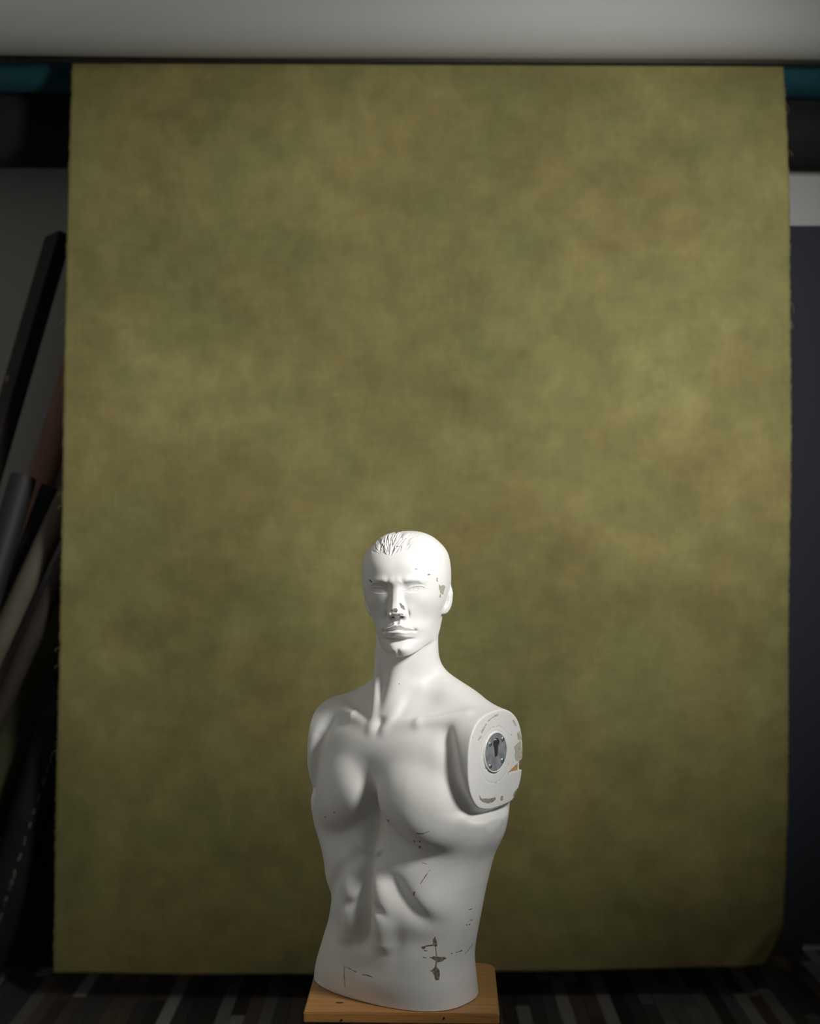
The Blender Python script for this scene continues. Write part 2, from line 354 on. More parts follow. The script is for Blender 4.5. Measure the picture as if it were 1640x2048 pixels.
F_A = [(-.02, .030), (0, .038), (.01, .044), (.02, .0490), (.035, .0545), (.05, .0575), (.07, .0610), (.09, .0640), (.11, .0665), (.13, .0695), (.15, .072), (.18, .071), (.22, .06)]
F_FF = [(-.02, .078), (0, .082), (.012, .0855), (.025, .0835), (.036, .0815), (.05, .0865), (.07, .0855), (.09, .0840), (.11, .0835), (.125, .086), (.137, .0895), (.155, .0900), (.18, .083), (.22, .05)]
def head(P):
    X, F, Z = to_head(P)
    aX = np.abs(X)
    front = sstep(.015, .055, F)
    D = np.zeros_like(X)
    # brow, sockets, cheeks
    d, t = pline(aX, Z, [(.012, .1340), (.024, .1375), (.040, .1365), (.052, .1290)])
    D += .0058 * np.exp(-(d / (.0046 + .0034 * sstep(.131, .141, Z))) ** 2) * sstep(1.0, .75, t) * (.45 + .55 * sstep(0, .25, t))
    D += .0032 * ga(X, Z, 0, .1355, .017, .011)
    D -= .0142 * ga(aX, Z, .0330, .1225, .0185, .0088)
    D -= .0085 * ga(aX, Z, .0175, .1235, .0065, .0080)
    D += .0042 * ga(aX, Z, .050, .1010, .017, .012)
    D -= .0045 * ga(aX, Z, .046, .0660, .016, .017)
    D += .0025 * ga(aX, Z, .022, .0850, .012, .012)
    D -= .0028 * ga(aX, Z, .068, .150, .016, .022)
    D += .0018 * ga(aX, Z, .028, .162, .022, .014)
    # nose
    hN = spl(Z, [(.062, 0), (.0685, .0002), (.0715, .0065), (.0745, .0165), (.0780, .0225), (.0825, .0245), (.087, .0235), (.096, .0190), (.108, .0140), (.118, .0098), (.127, .0062), (.134, .0040), (.146, .0008), (.16, 0)])
    wN = spl(Z, [(.06, .0125), (.072, .0125), (.080, .0130), (.088, .0125), (.100, .0112), (.118, .0098), (.130, .0105), (.16, .013)])
    D += hN * np.exp(-(aX / wN) ** 3.4)
    D += .0095 * np.exp(-(((aX - .0128) / .0050) ** 2 + ((Z - .0768) / .0062) ** 2) ** 1.4)
    D -= .0045 * np.exp(-((aX - .0190) / .0030) ** 2 - ((Z - .0765) / .007) ** 2)
    D -= .0150 * np.exp(-(((aX - .0085) / .0036) ** 2 + ((Z - .0720) / .0018) ** 2))
    # eyes: lids round an almond opening
    ex, ez = aX - .0342, Z - (.1195 + .0012 * (aX - .0342) / .016)
    s = np.clip(np.abs(ex) / .0158, 0, 1)
    hu = .0052 * np.sqrt(np.maximum(1 - s ** 2.2, 0)); hl = .0038 * np.sqrt(np.maximum(1 - s ** 2.2, 0))
    edge = np.where(ez > 0, ez - hu, -ez - hl)
    reg = np.exp(-((ex / .0215) ** 4 + (ez / .0115) ** 4))
    lid = sstep(-.0002, .0012, edge) * np.where(ez > 0, np.exp(-np.maximum(edge, 0) / .0042), np.exp(-np.maximum(edge, 0) / .0030))
    D += (.0066 * np.where(ez > 0, 1.0, .55) * lid) * reg
    D -= .0028 * np.exp(-((ez - hu - .0045) / .0012) ** 2) * reg * sstep(.0195, .013, np.abs(ex))
    D -= .0026 * np.exp(-((np.hypot(ex + .001, ez - .0010) - .0042) / .0008) ** 2) * sstep(.0004, -.0006, edge)
    D -= .0020 * ga(ex, ez, -.001, .0010, .0016, .0016)
    # mouth
    D += .0055 * ga(X, Z, 0, .053, .027, .020)
    ml = .0485 + .0012 * np.cos(X / .0105 * 1.7) * np.exp(-(X / .018) ** 2) - .0022 * (X / .027) ** 2
    cw = np.sqrt(np.clip(1 - (X / .0275) ** 2, 0, 1))
    utop = ml + (.0088 + .0012 * np.cos((aX - .006) / .006 * 1.6) * sstep(.02, .01, aX)) * cw ** .8
    m = (Z - ml)
    D += .0052 * cw * np.where(m > 0, sstep(utop - ml + .0012, utop - ml - .0012, m), 0) * np.clip(.10 + .90 * m / np.maximum(utop - ml, 1e-4), 0, 1)
    D += (.0062 + .0062 * np.clip(-m / .012, 0, 1)) * np.exp(-(X / .0205) ** 4 - ((m + .0066) / .0065) ** 6) + .0022 * np.exp(-(X / .0250) ** 4 - ((m + .0035) / .0035) ** 2)
    D -= .0030 * np.exp(-(m / .0009) ** 2) * sstep(.0300, .0262, aX)
    D -= .0042 * np.exp(-((aX - .0285) / .0035) ** 2 - ((Z - .0465) / .0035) ** 2)
    D -= .0065 * ga(X, Z, 0, .0305, .022, .0046)
    D -= .0013 * np.exp(-(X / .0034) ** 2) * sstep(.0575, .061, Z) * sstep(.0715, .068, Z)
    D += .0013 * np.exp(-((aX - .0055) / .0022) ** 2) * sstep(.0565, .060, Z) * sstep(.0715, .068, Z)
    # chin
    D += .0085 * np.exp(-(X / .0210) ** 4 - ((Z - .0150) / .0125) ** 2)
    D -= .0018 * np.exp(-(X / .0034) ** 2) * sstep(-.006, .004, Z) * sstep(.019, .010, Z)
    Fw = F - D * front
    a = spl(Z, F_A); ff = spl(Z, F_FF)
    n = 2.25
    b = np.where(Fw > -.01, ff + .01, .075)
    q = (np.abs(X / a) ** n + np.abs((Fw + .01) / b) ** n) ** (1 / n)
    f = (q - 1) * np.minimum(a, b) * .9
    f = smax(f, Z - .185, .03)
    f = smax(f, -(Z + .002 - .40 * (.083 - F)) * .93, .007)      # the underside of the jaw
    cr = ell(X, F, Z, (0, -.012, .139), (.0785, .1015, .085), 2.40)
    f = smin(f, cr, .026)
    for sg in (-1, 1):
        f = smin(f, np.sqrt((X - sg * .0342) ** 2 + (Fw - .0702) ** 2 + (Z - .1195) ** 2) - .0135, .0015)
    # hair: combed strands over the forehead, thinning out to the sides
    hl = .1880 + .006 * (vnoise(X * 260, X * 0, 4) - .5) - .004 * np.exp(-((X + .010) / .010) ** 2) - .9 * np.maximum(np.abs(X + .010) - .024, 0) ** 1.35
    up = sstep(-.003, .006, Z - hl)
    rad = np.arctan2(X + .009, Z - .166)
    rr_ = np.hypot(X + .009, Z - .166)
    s1 = vnoise(rad * 13 + 1.3 * vnoise(rad * 5, rr_ * 120, 3), rr_ * 75, 1)
    s2 = vnoise(rad * 24 + 1.2 * vnoise(rad * 8, rr_ * 160, 5), rr_ * 110, 2)
    am = np.exp(-((X + .006) / .036) ** 4) * sstep(.0, .05, F) * up
    f = f - (.0030 * (np.abs(s1 - .5) * 2 - .35) + .0014 * (np.abs(s2 - .5) * 2 - .35)) * am
        # ears
    for sg in (-1, 1):
        U = X * sg
        ux = .0700 if sg > 0 else .0715
        u = (U - ux) * .84 + (F + .010) * .54; v = -(U - ux) * .54 + (F + .010) * .84 + .14 * (Z - .098)
        rz = .0300 - .10 * np.maximum(-v - .004, 0)
        ear = ell(u, v, (Z - .0985) / rz * .030, (0, 0, 0), (.0066, .0200, .0300), 2.3)
        ear = smax(ear, -ell(u, v, Z, (.0066, .0030, .0965), (.0074, .0088, .0165), 2.0), .0015)
        ear = smax(ear, -ell(u, v, Z, (.0072, -.0050, .1130), (.0042, .0072, .0095), 2.0), .002)
        if sg > 0:                                                   # the broken rim
            ear = smax(ear, -ell(u, v, Z, (.0090, -.0130, .1200), (.0090, .0130, .0150), 2.0) - .0026 * (vnoise(v * 420, Z * 420, 9) - .5), .0015)
        f = smin(f, ear, .0035)
        f = f + .0022 * np.exp(-((v - .0150) / .0016) ** 2) * np.exp(-((Z - .105) / .018) ** 4) * sstep(-.006, .0, u) * sstep(.012, .006, u)
    return f

def bust(P):
    X, F, Z = to_body(P)
    t = np.full(Z.shape, .2, np.float32); h = np.full(Z.shape, .2, np.float32)
    lo = Z < 1.415; hi = Z > 1.360
    if lo.any(): t[lo] = torso(P[lo])
    if hi.any(): h[hi] = head(P[hi])
    if not (Z > 1.20).any(): return finish(t, X, F, Z)
    # neck
    k = np.clip((Z - 1.27) / .20, 0, 1)
    cx = -.002 + 0 * k; cF = .000 + .002 * k
    wx = P[:, 0] - AX[0] - .0025; wy = -(P[:, 1] - AX[1]) + .018 - .012 * k
    rx = .0565 - .0030 * sstep(1.33, 1.42, Z) + .012 * sstep(1.34, 1.28, Z); ry = .0580 + .010 * sstep(1.36, 1.28, Z)
    nk = (np.sqrt((wx / rx) ** 2 + (wy / ry) ** 2) - 1) * .055
    nk = smax(nk, np.maximum(Z - 1.50, 1.22 - Z), .02)
    f = smin(t, nk, .034)
    # the two neck muscles down to the breastbone, and the throat
    c, s = math.cos(YAW_H), math.sin(YAW_H)
    def hw(x, fw, z):                                                # head place given in torso axes
        w = np.array([HC[0] + x * c - fw * s, HC[1] - x * s - fw * c, HC[2] + z])
        a, b, cc = to_body(w[None, :]); return (a[0], b[0], cc[0])
    f = smin(f, cap(X, F, Z, hw(-.046, -.024, .060), (-.014, .078, 1.256), .013, .0095), .016)
    f = smin(f, cap(X, F, Z, hw(.046, -.022, .060), (.016, .077, 1.256), .013, .0095), .016)
    f = smin(f, cap(X, F, Z, hw(0, .034, -.004), (0, .060, 1.285), .016, .012), .030)
    f = smin(f, h, .010)
    return finish(f, X, F, Z)

def finish(f, X, F, Z):
    # cut flat for the arms, below and where the arm cap is cracked
    f = smax(f, np.maximum(X - ARM_X, -X - .183), .004)
    r = np.hypot(F + .008, (Z - 1.2267))
    cut = sstep(ARM_X - .004, ARM_X - .001, X)
    f = f + cut * (.0008 * np.exp(-((r - .0375) / .0009) ** 2) + .0005 * np.exp(-((np.hypot(F + .010, (Z - 1.222)) - .0495) / .0009) ** 2))
    wedge = np.maximum(np.maximum((Z - 1.1835) - .40 * (-.047 - F), 1.1835 - Z), F + .047)
    f = smax(f, -np.maximum(wedge, .182 - X), .0006)
    f = smax(f, .7702 - Z, .0025)
    return f

def mesh_bust():
    def steps(parts):
        out = [parts[0][0]]
        for a, b, h in parts:
            n = max(1, int(round((b - a) / h))); out += list(np.linspace(a, b, n + 1)[1:])
        return np.array(out)
    xs = steps([(-.225, -.095, .0021), (-.095, .090, .00115), (.090, .240, .0019)])
    ys = steps([(2.44, 2.49, .0020), (2.49, 2.60, .00115), (2.60, 2.800, .0023)])
    zs = steps([(.764, 1.375, .0021), (1.375, 1.625, .00115)])
    B = 4
    def pad(v):
        while (len(v) - 1) % B: v = np.append(v, v[-1] + (v[-1] - v[-2]))
        return v
    xs, ys, zs = pad(xs), pad(ys), pad(zs)
    nx, ny, nz = len(xs), len(ys), len(zs)
    X, Y, Z = np.meshgrid(xs[::B], ys[::B], zs[::B], indexing='ij')
    C = bust(np.stack([X.ravel(), Y.ravel(), Z.ravel()], -1)).reshape(X.shape)
    mn = np.full(np.array(C.shape) - 1, 9.0)
    for i in (0, 1):
        for j in (0, 1):
            for k in (0, 1):
                mn = np.minimum(mn, np.abs(C[i:C.shape[0] - 1 + i, j:C.shape[1] - 1 + j, k:C.shape[2] - 1 + k]))
    act = mn < .0080
    f = np.repeat(np.repeat(np.repeat(C, B, 0), B, 1), B, 2)[:nx, :ny, :nz].astype(np.float32)
    ii, jj, kk = np.nonzero(act)
    o = np.arange(B + 1)
    print('blocks', len(ii))
    for s in range(0, len(ii), 1500):
        a = (ii[s:s+1500, None] * B + o)[:, :, None, None]; b = (jj[s:s+1500, None] * B + o)[:, None, :, None]; c = (kk[s:s+1500, None] * B + o)[:, None, None, :]
        a, b, c = np.broadcast_arrays(a, b, c)
        v = bust(np.stack([xs[a.ravel()], ys[b.ravel()], zs[c.ravel()]], -1))
        f[a.ravel(), b.ravel(), c.ravel()] = v
    ins = f < 0
    cnt = np.zeros((nx - 1, ny - 1, nz - 1), np.int8)
    for i in (0, 1):
        for j in (0, 1):
            for k in (0, 1): cnt += ins[i:nx - 1 + i, j:ny - 1 + j, k:nz - 1 + k]
    ci, cj, ck = np.nonzero((cnt > 0) & (cnt < 8))
    idx = np.full(cnt.shape, -1, np.int32); idx[ci, cj, ck] = np.arange(len(ci))
    acc = np.zeros((len(ci), 3)); num = np.zeros(len(ci))
    for ax in range(3):
        for u in (0, 1):
            for v in (0, 1):
                d0 = [0, 0, 0]; oth = [q for q in range(3) if q != ax]
                d0[oth[0]] = u; d0[oth[1]] = v; d1 = list(d0); d1[ax] = 1
                A = (ci + d0[0], cj + d0[1], ck + d0[2]); Bq = (ci + d1[0], cj + d1[1], ck + d1[2])
                fa = f[A]; fb = f[Bq]; m = (fa < 0) != (fb < 0)
                t = np.where(m, fa / np.where(m, fa - fb, 1), 0)
                pa = np.stack([xs[A[0]], ys[A[1]], zs[A[2]]], -1); pb = np.stack([xs[Bq[0]], ys[Bq[1]], zs[Bq[2]]], -1)
                acc += np.where(m[:, None], pa + (pb - pa) * t[:, None], 0); num += m
    V = acc / num[:, None]
    quads = []
    for ax in range(3):
        sl0 = [slice(None)] * 3; sl1 = [slice(None)] * 3; sl0[ax] = slice(0, -1); sl1[ax] = slice(1, None)
        cr = ins[tuple(sl0)] != ins[tuple(sl1)]
        e = np.array(np.nonzero(cr)).T
        o1, o2 = [q for q in range(3) if q != ax]
        e = e[(e[:, o1] > 0) & (e[:, o2] > 0) & (e[:, o1] < cnt.shape[o1]) & (e[:, o2] < cnt.shape[o2])]
        def g(du, dv):
            q = e.copy(); q[:, o1] -= du; q[:, o2] -= dv
            return idx[q[:, 0], q[:, 1], q[:, 2]]
        Q = np.stack([g(1, 1), g(0, 1), g(0, 0), g(1, 0)], -1)
        flip = ins[e[:, 0], e[:, 1], e[:, 2]]
        if ax == 1: flip = ~flip
        Q[~flip] = Q[~flip][:, ::-1]
        quads.append(Q[(Q >= 0).all(1)])
    Q = np.concatenate(quads)
    h = .0010
    for it in range(2):                                              # settle the vertices on the surface
        f0 = bust(V)
        G = np.stack([bust(V + np.eye(3)[a] * h) - f0 for a in range(3)], -1) / h
        g2 = np.maximum((G * G).sum(1), .15)
        st = -(f0 / g2)[:, None] * G
        L = np.linalg.norm(st, axis=1, keepdims=True)
        V = V + st * np.minimum(1, .0009 / np.maximum(L, 1e-9))
    G /= np.maximum(np.linalg.norm(G, axis=1, keepdims=True), 1e-9)
    return V, Q, G
# ---------------------------------------------------------------- the olive canvas
BD = 4.70
def canvas_sheet():
    top = 92
    Lp = [(top, 144), (300, 137), (600, 130), (1000, 124), (1300, 118), (1600, 110), (1948, 105)]
    Rp = [(top, 1563), (210, 1572), (345, 1578), (600, 1581), (850, 1582), (1200, 1576), (1700, 1572), (1800, 1568), (1860, 1562), (1900, 1546), (1930, 1528)]
    NU, NV = 220, 300
    r = np.random.RandomState(3)
    pts = []
    ug, vg = np.meshgrid(np.linspace(0, 1, NU + 1), np.linspace(0, 1, NV + 1))
    yg = top + (1948 - 2 * ug - 16 * ug ** 5 - top) * vg
    XL = spl(yg.ravel(), Lp).reshape(yg.shape); XR = spl(yg.ravel(), Rp).reshape(yg.shape)
    for j in range(NV + 1):
        v = j / NV
        for i in range(NU + 1):
            u = i / NU
            bot = 1948 - 2 * u - 16 * u ** 5
            y = top + (bot - top) * v
            xl = float(XL[j, i]); xr = float(XR[j, i])
            x = xl + (xr - xl) * u
            p = W(x, y, BD)
            p.y += .006 * math.sin(x / 170 + 1.3) * (0.4 + v) + .004 * math.sin(x / 61 + y / 400) + .003 * math.sin(y / 210 + x / 300)
            dd = ((x - 1500) * .80 + (y - 1905) * .60)          # a soft fold across the lower right corner
            p.y -= .012 * math.exp(-(dd / 16) ** 2) * math.exp(-((y - 1900) / 50) ** 2)
            p.y += .030 * max(0, (x - 1490) / 90) ** 2 * max(0, (y - 1840) / 90)
            pts.append(p)
    W_ = NU + 1
    for j in range(NV + 1):                                    # the torn, slightly frayed selvedges
        pts[j * W_].x += r.uniform(-.0022, .0022); pts[j * W_ + NU].x += r.uniform(-.0022, .0022)
    faces = [(j * W_ + i, j * W_ + i + 1, (j + 1) * W_ + i + 1, (j + 1) * W_ + i) for j in range(NV) for i in range(NU)]
    me = bpy.data.meshes.new('canvas'); me.from_pydata([tuple(p) for p in pts], [], [f[::-1] for f in faces]); me.update()
    return me
bdrop = tag(empty('painted_backdrop', (0, BD, 0)), 'large mottled olive green canvas hanging behind the mannequin', 'backdrop')
cv = under(obj('canvas', canvas_sheet(), M['olive'], smooth=True), bdrop)
sm = cv.modifiers.new('thickness', 'SOLIDIFY'); sm.thickness = .0015; sm.offset = 1
rng = random.Random(11)
def thread(bm, a, b, c, r=.0006):
    prev = None
    for k in range(7):
        t = k / 6; p = a * (1 - t) ** 2 + b * 2 * t * (1 - t) + c * t * t
        ring = [bm.verts.new(p + Vector((math.cos(q) * r, 0, math.sin(q) * r))) for q in (0, 2.1, 4.2)]
        if prev:
            for q in range(3): bm.faces.new((prev[q], prev[(q + 1) % 3], ring[(q + 1) % 3], ring[q]))
        prev = ring
for (px, py, sx, ln) in ((1572, 205, 1, 22), (1578, 300, 1, 12), (1580, 600, 1, 26), (1580, 640, 1, 18), (125, 640, -1, 10), (122, 985, -1, 9), (121, 1010, -1, 9), (116, 1295, -1, 8), (116, 1330, -1, 7), (111, 1500, -1, 10), (1566, 1180, 1, 12)):
    bm = bmesh.new(); a = W(px - sx * 3, py, BD - .001); b = W(px + sx * 9, py + ln * .4, BD - .004); c = W(px + sx * rng.uniform(1, 8), py + ln, BD - .003)
    thread(bm, a, b, c); under(obj('loose_thread', bm, M['olive']), bdrop)

# ---------------------------------------------------------------- rolls and bars along the top
def roll_mesh(rad, length, turns=4.0, thick=.004, seg=96, sag=0.0, core=.03, wob=.0):
    """a rolled sheet along x: outer skin with a lapped end, spiral ends"""
    bm = bmesh.new(); NL = 40
    rings = []
    for i in range(NL + 1):
        x = -length / 2 + length * i / NL; ring = []
        for k in range(seg):
            a = 2 * math.pi * k / seg
            rr = rad - thick * (k / seg) + wob * math.sin(3 * a + x * 2.1) + wob * .6 * math.sin(x * 5.3 + a)
            ring.append(bm.verts.new((x, math.cos(a) * rr, math.sin(a) * rr - sag * (1 - (2 * x / length) ** 2))))
        rings.append(ring)
    for i in range(NL):
        for k in range(seg):
            k2 = (k + 1) % seg
            bm.faces.new((rings[i][k], rings[i][k2], rings[i + 1][k2], rings[i + 1][k]))
    for ring, sg in ((rings[0], -1), (rings[-1], 1)):          # stepped spiral at each end
        prev = ring; x0 = ring[0].co.x
        for q in range(1, 9):
            rr = rad - (rad - core) * q / 8; dx = sg * (-.004 if q % 2 else 0)
            cur = [bm.verts.new((x0 + dx, math.cos(2 * math.pi * k / seg) * rr, math.sin(2 * math.pi * k / seg) * rr)) for k in range(seg)]
            for k in range(seg):
                k2 = (k + 1) % seg
                bm.faces.new((prev[k], prev[k2], cur[k2], cur[k]))
            prev = cur
        bm.faces.new(prev)
    bmesh.ops.recalc_face_normals(bm, faces=bm.faces)
    return bm
def tube_mesh(rad, length, seg=32, inner=0.0):
    bm = bmesh.new()
    bmesh.ops.create_cone(bm, cap_ends=True, segments=seg, radius1=rad, radius2=rad, depth=length)
    if inner:
        for f in [f for f in bm.faces if len(f.verts) > 4]:
            r = bmesh.ops.inset_individual(bm, faces=[f], thickness=rad - inner)
            bmesh.ops.translate(bm, vec=Vector((0, 0, -.05 if f.normal.z > 0 else .05)), verts=f.verts)
    return bm
def smooth_by(o, ang=.7):
    me = o.data
    me.polygons.foreach_set('use_smooth', [True] * len(me.polygons))
    bm = bmesh.new(); bm.from_mesh(me)
    for e in bm.edges:
        if len(e.link_faces) == 2 and e.calc_face_angle(0) > ang: e.smooth = False
    bm.to_mesh(me); bm.free()
    return o
# the white roll across the top of the picture
wr = tag(empty('white_backdrop_roll', W(820, 113, 4.40) + Vector((0, 0, .19))), 'thick roll of white backdrop cloth across the top', 'backdrop roll')
o = obj('cloth_roll', roll_mesh(.19, 3.9, wob=.0012, core=.03), M['white_vinyl'], wr); smooth_by(o); o.rotation_euler = (0, math.radians(.35), 0)
o = obj('core_tube', tube_mesh(.028, 4.1, 24, .024), M['black_metal'], wr); smooth_by(o); o.rotation_euler = (0, math.radians(90.35), 0)
# the black pole the olive canvas hangs from
pl = tag(empty('crossbar', W(820, 120, BD - .034)), 'black metal crossbar holding the olive canvas', 'crossbar')
o = obj('pole', tube_mesh(.0150, 3.95, 24), M['black_metal'], pl); smooth_by(o); o.rotation_euler = (0, math.radians(90.28), 0)
for px in (210, 610, 1040, 1480):
    o = obj('clamp', box_mesh(.03, .02, .05, .004), M['black_metal'], pl); o.location = ((px - 820) * BD / FPX, .026, .022)
# teal and black rolls behind it
tr = tag(empty('teal_backdrop_roll', W(820, 193, 4.94) + Vector((0, 0, .105))), 'teal painted canvas roll peeking out above the black roll', 'backdrop roll')
o = obj('cloth_roll', roll_mesh(.105, 3.6, wob=.003), M['teal'], tr); smooth_by(o); o.rotation_euler = (0, math.radians(.45), 0)
br = tag(empty('black_backdrop_roll', W(820, 340, 5.16) + Vector((0, 0, .150))), 'fat black cloth roll hanging below the teal roll', 'backdrop roll')
o = obj('cloth_roll', roll_mesh(.150, 3.7, wob=.004), M['black_cloth'], br); smooth_by(o); o.rotation_euler = (0, math.radians(.15), 0)
o = obj('loose_end', box_mesh(.30, .004, .17, .001), M['black_cloth'], br); o.location = (-1.66, -.152, -.062); o.rotation_euler = (0, math.radians(3), 0)
# brackets that carry the rolls on the side walls' line
for nm, e_, r_, ln in (('white', wr, .03, 3.9), ('teal', tr, .03, 3.6), ('black', br, .03, 3.7)):
    for sg in (-1, 1):
        o = obj('bracket', box_mesh(.02, .05, CEIL - e_.location.z, .003), M['black_metal'], e_)
        o.location = (sg * (ln / 2 + .03), 0, (CEIL - e_.location.z) / 2)
for sg in (-1, 1):
    o = obj('hanger', box_mesh(.014, .014, CEIL - pl.location.z, .002), M['black_metal'], pl); o.location = (sg * 1.90, 0, (CEIL - pl.location.z) / 2)

# navy panel on the right
p0, p1 = W(1500, 452, 5.30), W(1500, 1874, 5.30)
nv = tag(empty('navy_panel', (1.75, 5.30, p1.z)), 'tall dark navy panel leaning on the wall beside the canvas', 'panel')
hgt = p0.z - p1.z
o = obj('face_board', box_mesh(1.15, .018, hgt, .003), M['navy'], nv); o.location = (0, 0, hgt / 2)
for sg in (-1, 1):
    o = obj('edge_batten', box_mesh(.03, .03, hgt - .02, .003), M['navy'], nv); o.location = (sg * .55, .025, hgt / 2)
for sg in (-1, 1):
    o = obj('foot', box_mesh(.12, .05, p1.z, .003), M['black_metal'], nv); o.location = (sg * .35, .01, -p1.z / 2)

# ---------------------------------------------------------------- things leaning in the left corner
def lean_tube(name, label, x1, y1, x2, y2, rad_px, d_top, d_bot, mat, top_vis=None, wob=.0, hollow=.0, ext_top=0.0, group='rolls leaning in the left corner', cat='tube'):
    """a tube whose axis passes two pixels; runs from the floor up to top_vis or past the canvas edge"""
    a = W(x1, y1, d_top); b = W(x2, y2, d_bot)
    dirv = (a - b).normalized()
    rad = rad_px * d_top / FPX
    t_floor = (b.z - rad * .35) / dirv.z
    foot = b - dirv * t_floor
    top = a + dirv * ext_top
    L_ = (top - foot).length
    e = tag(empty(name, foot), label, cat, group)
    m = frame_to(Vector((0, 0, 0)), top - foot)
    bm = bmesh.new(); seg = 40; NL = 24; rings = []
    for i in range(NL + 1):
        z = L_ * i / NL
        rings.append([bm.verts.new((math.cos(2 * math.pi * k / seg) * (rad - .003 * k / seg + wob * math.sin(z * 7 + k * .3)), math.sin(2 * math.pi * k / seg) * (rad - .003 * k / seg + wob * math.sin(z * 5 + k * .5)), z)) for k in range(seg)])
    for i in range(NL):
        for k in range(seg): bm.faces.new((rings[i][k], rings[i][(k + 1) % seg], rings[i + 1][(k + 1) % seg], rings[i + 1][k]))
    for ring, z, s in ((rings[0], 0, 1), (rings[-1], L_, -1)):
        inn = [bm.verts.new((math.cos(2 * math.pi * k / seg) * rad * .55, math.sin(2 * math.pi * k / seg) * rad * .55, z)) for k in range(seg)]
        dp = [bm.verts.new((math.cos(2 * math.pi * k / seg) * rad * .55, math.sin(2 * math.pi * k / seg) * rad * .55, z + s * .04)) for k in range(seg)]
        for k in range(seg):
            k2 = (k + 1) % seg
            bm.faces.new((ring[k], ring[k2], inn[k2], inn[k])); bm.faces.new((inn[k], inn[k2], dp[k2], dp[k]))
        bm.faces.new(dp)
    bmesh.ops.recalc_face_normals(bm, faces=bm.faces)
    o = obj('rolled_sheet', bm, mat, e); o.matrix_local = m; smooth_by(o)
    c = obj('core', tube_mesh(rad * .5, .07, 20, rad * .4), M['brown'], e); c.matrix_local = m @ Matrix.Translation((0, 0, L_ - .043)); smooth_by(c)
    return e, m, L_, rad
# the blackened square beam
a, b = W(92, 560, 5.15), W(14, 830, 5.15)
dv = (a - b).normalized(); foot = b - dv * ((b.z - .02) / dv.z); top = a + dv * .165
bmE = tag(empty('blackened_timber', foot), 'square blackened wooden beam leaning in the left corner', 'beam')
m = frame_to(Vector((0, 0, 0)), top - foot) @ Matrix.Rotation(math.radians(-34), 4, 'Z')
bm = bmesh.new(); Lb = (top - foot).length; add_box(bm, 0, 0, Lb / 2, .066, .066, Lb, .003)
for v in bm.verts:
    if v.co.z > Lb - .02: v.co.z += v.co.x * -.5
o = obj('timber', bm, M['dark_wood'], bmE); o.matrix_local = m
for zz in (Lb * .80, Lb * .55):
    o = obj('knot', box_mesh(.010, .004, .022, .0015), M['pink'], bmE); o.matrix_local = m @ Matrix.Translation((.012, .0345, zz))
lean_tube('pinkish_tube', 'pinkish brown cardboard tube behind the beam', 128, 817, 90, 938, 29, 5.29, 5.285, M['pink'], ext_top=.55)
lean_tube('black_vinyl_roll', 'black vinyl roll with its end showing beside the beam', 47, 955, 12, 1075, 27, 4.93, 4.865, M['black_vinyl'])
lean_tube('charcoal_cloth_roll', 'charcoal cloth roll squeezed between vinyl roll and canvas edge', 99, 985, 38, 1150, 21, 4.95, 4.95, M['black_cloth'], ext_top=.02)
lean_tube('taupe_tube', 'taupe cardboard tube leaning below the black rolls', 102, 1066, 12, 1258, 24, 4.86, 4.86, M['beige'], ext_top=.30)
lean_tube('brown_tube', 'thin dark brown tube leaning under the taupe tube', 100, 1194, 15, 1388, 19, 4.80, 4.80, M['brown'], ext_top=.26)
lean_tube('dark_green_roll', 'wide dark green canvas roll leaning in the left corner', 98, 1330, 14, 1516, 52, 5.10, 5.095, M['green'], ext_top=.35, wob=.002)
e, m, L_, rad = lean_tube('frayed_black_roll', 'black cloth roll with pale frayed edge near the floor', 99, 1510, 27, 1735, 42, 4.91, 4.91, M['black_cloth'], ext_top=.25, wob=.002)
rng = random.Random(2)
bm = bmesh.new(); z = .1
while z < L_ - .05:
    ln = rng.uniform(.008, .035)
    add_box(bm, rad * .985, 0, z, .006, rng.uniform(.005, .011), ln, .002, Matrix.Rotation(rng.uniform(-.3, .3), 4, 'X'))
    z += ln + rng.uniform(.004, .03)
o = obj('frayed_edge', bm, M['frayed'], e); o['kind'] = 'stuff'; o.matrix_local = m @ Matrix.Rotation(math.radians(108), 4, 'Z')
# a ribbed black board standing on the floor in the shadow
q0, q1 = W(72, 1480, 5.22), W(72, 1893, 5.22)
rb = tag(empty('ribbed_board', (q1.x, 5.22, 0)), 'dark ribbed board standing on the floor behind the frayed roll', 'board')
o = obj('board', box_mesh(.30, .02, q0.z, .003), M['black_vinyl'], rb); o.location = (.02, 0, q0.z / 2)
for k, dx in enumerate((-.075, -.02, .035)):
    o = obj('rib', box_mesh(.016, .014, q0.z * .62, .003), M['black_vinyl'], rb); o.location = (dx, -.018, q0.z * .36); o.rotation_euler = (0, math.radians(-9), 0)
o = obj('foot_rail', box_mesh(.34, .05, .035, .004), M['black_vinyl'], rb); o.location = (.02, -.04, .0175)

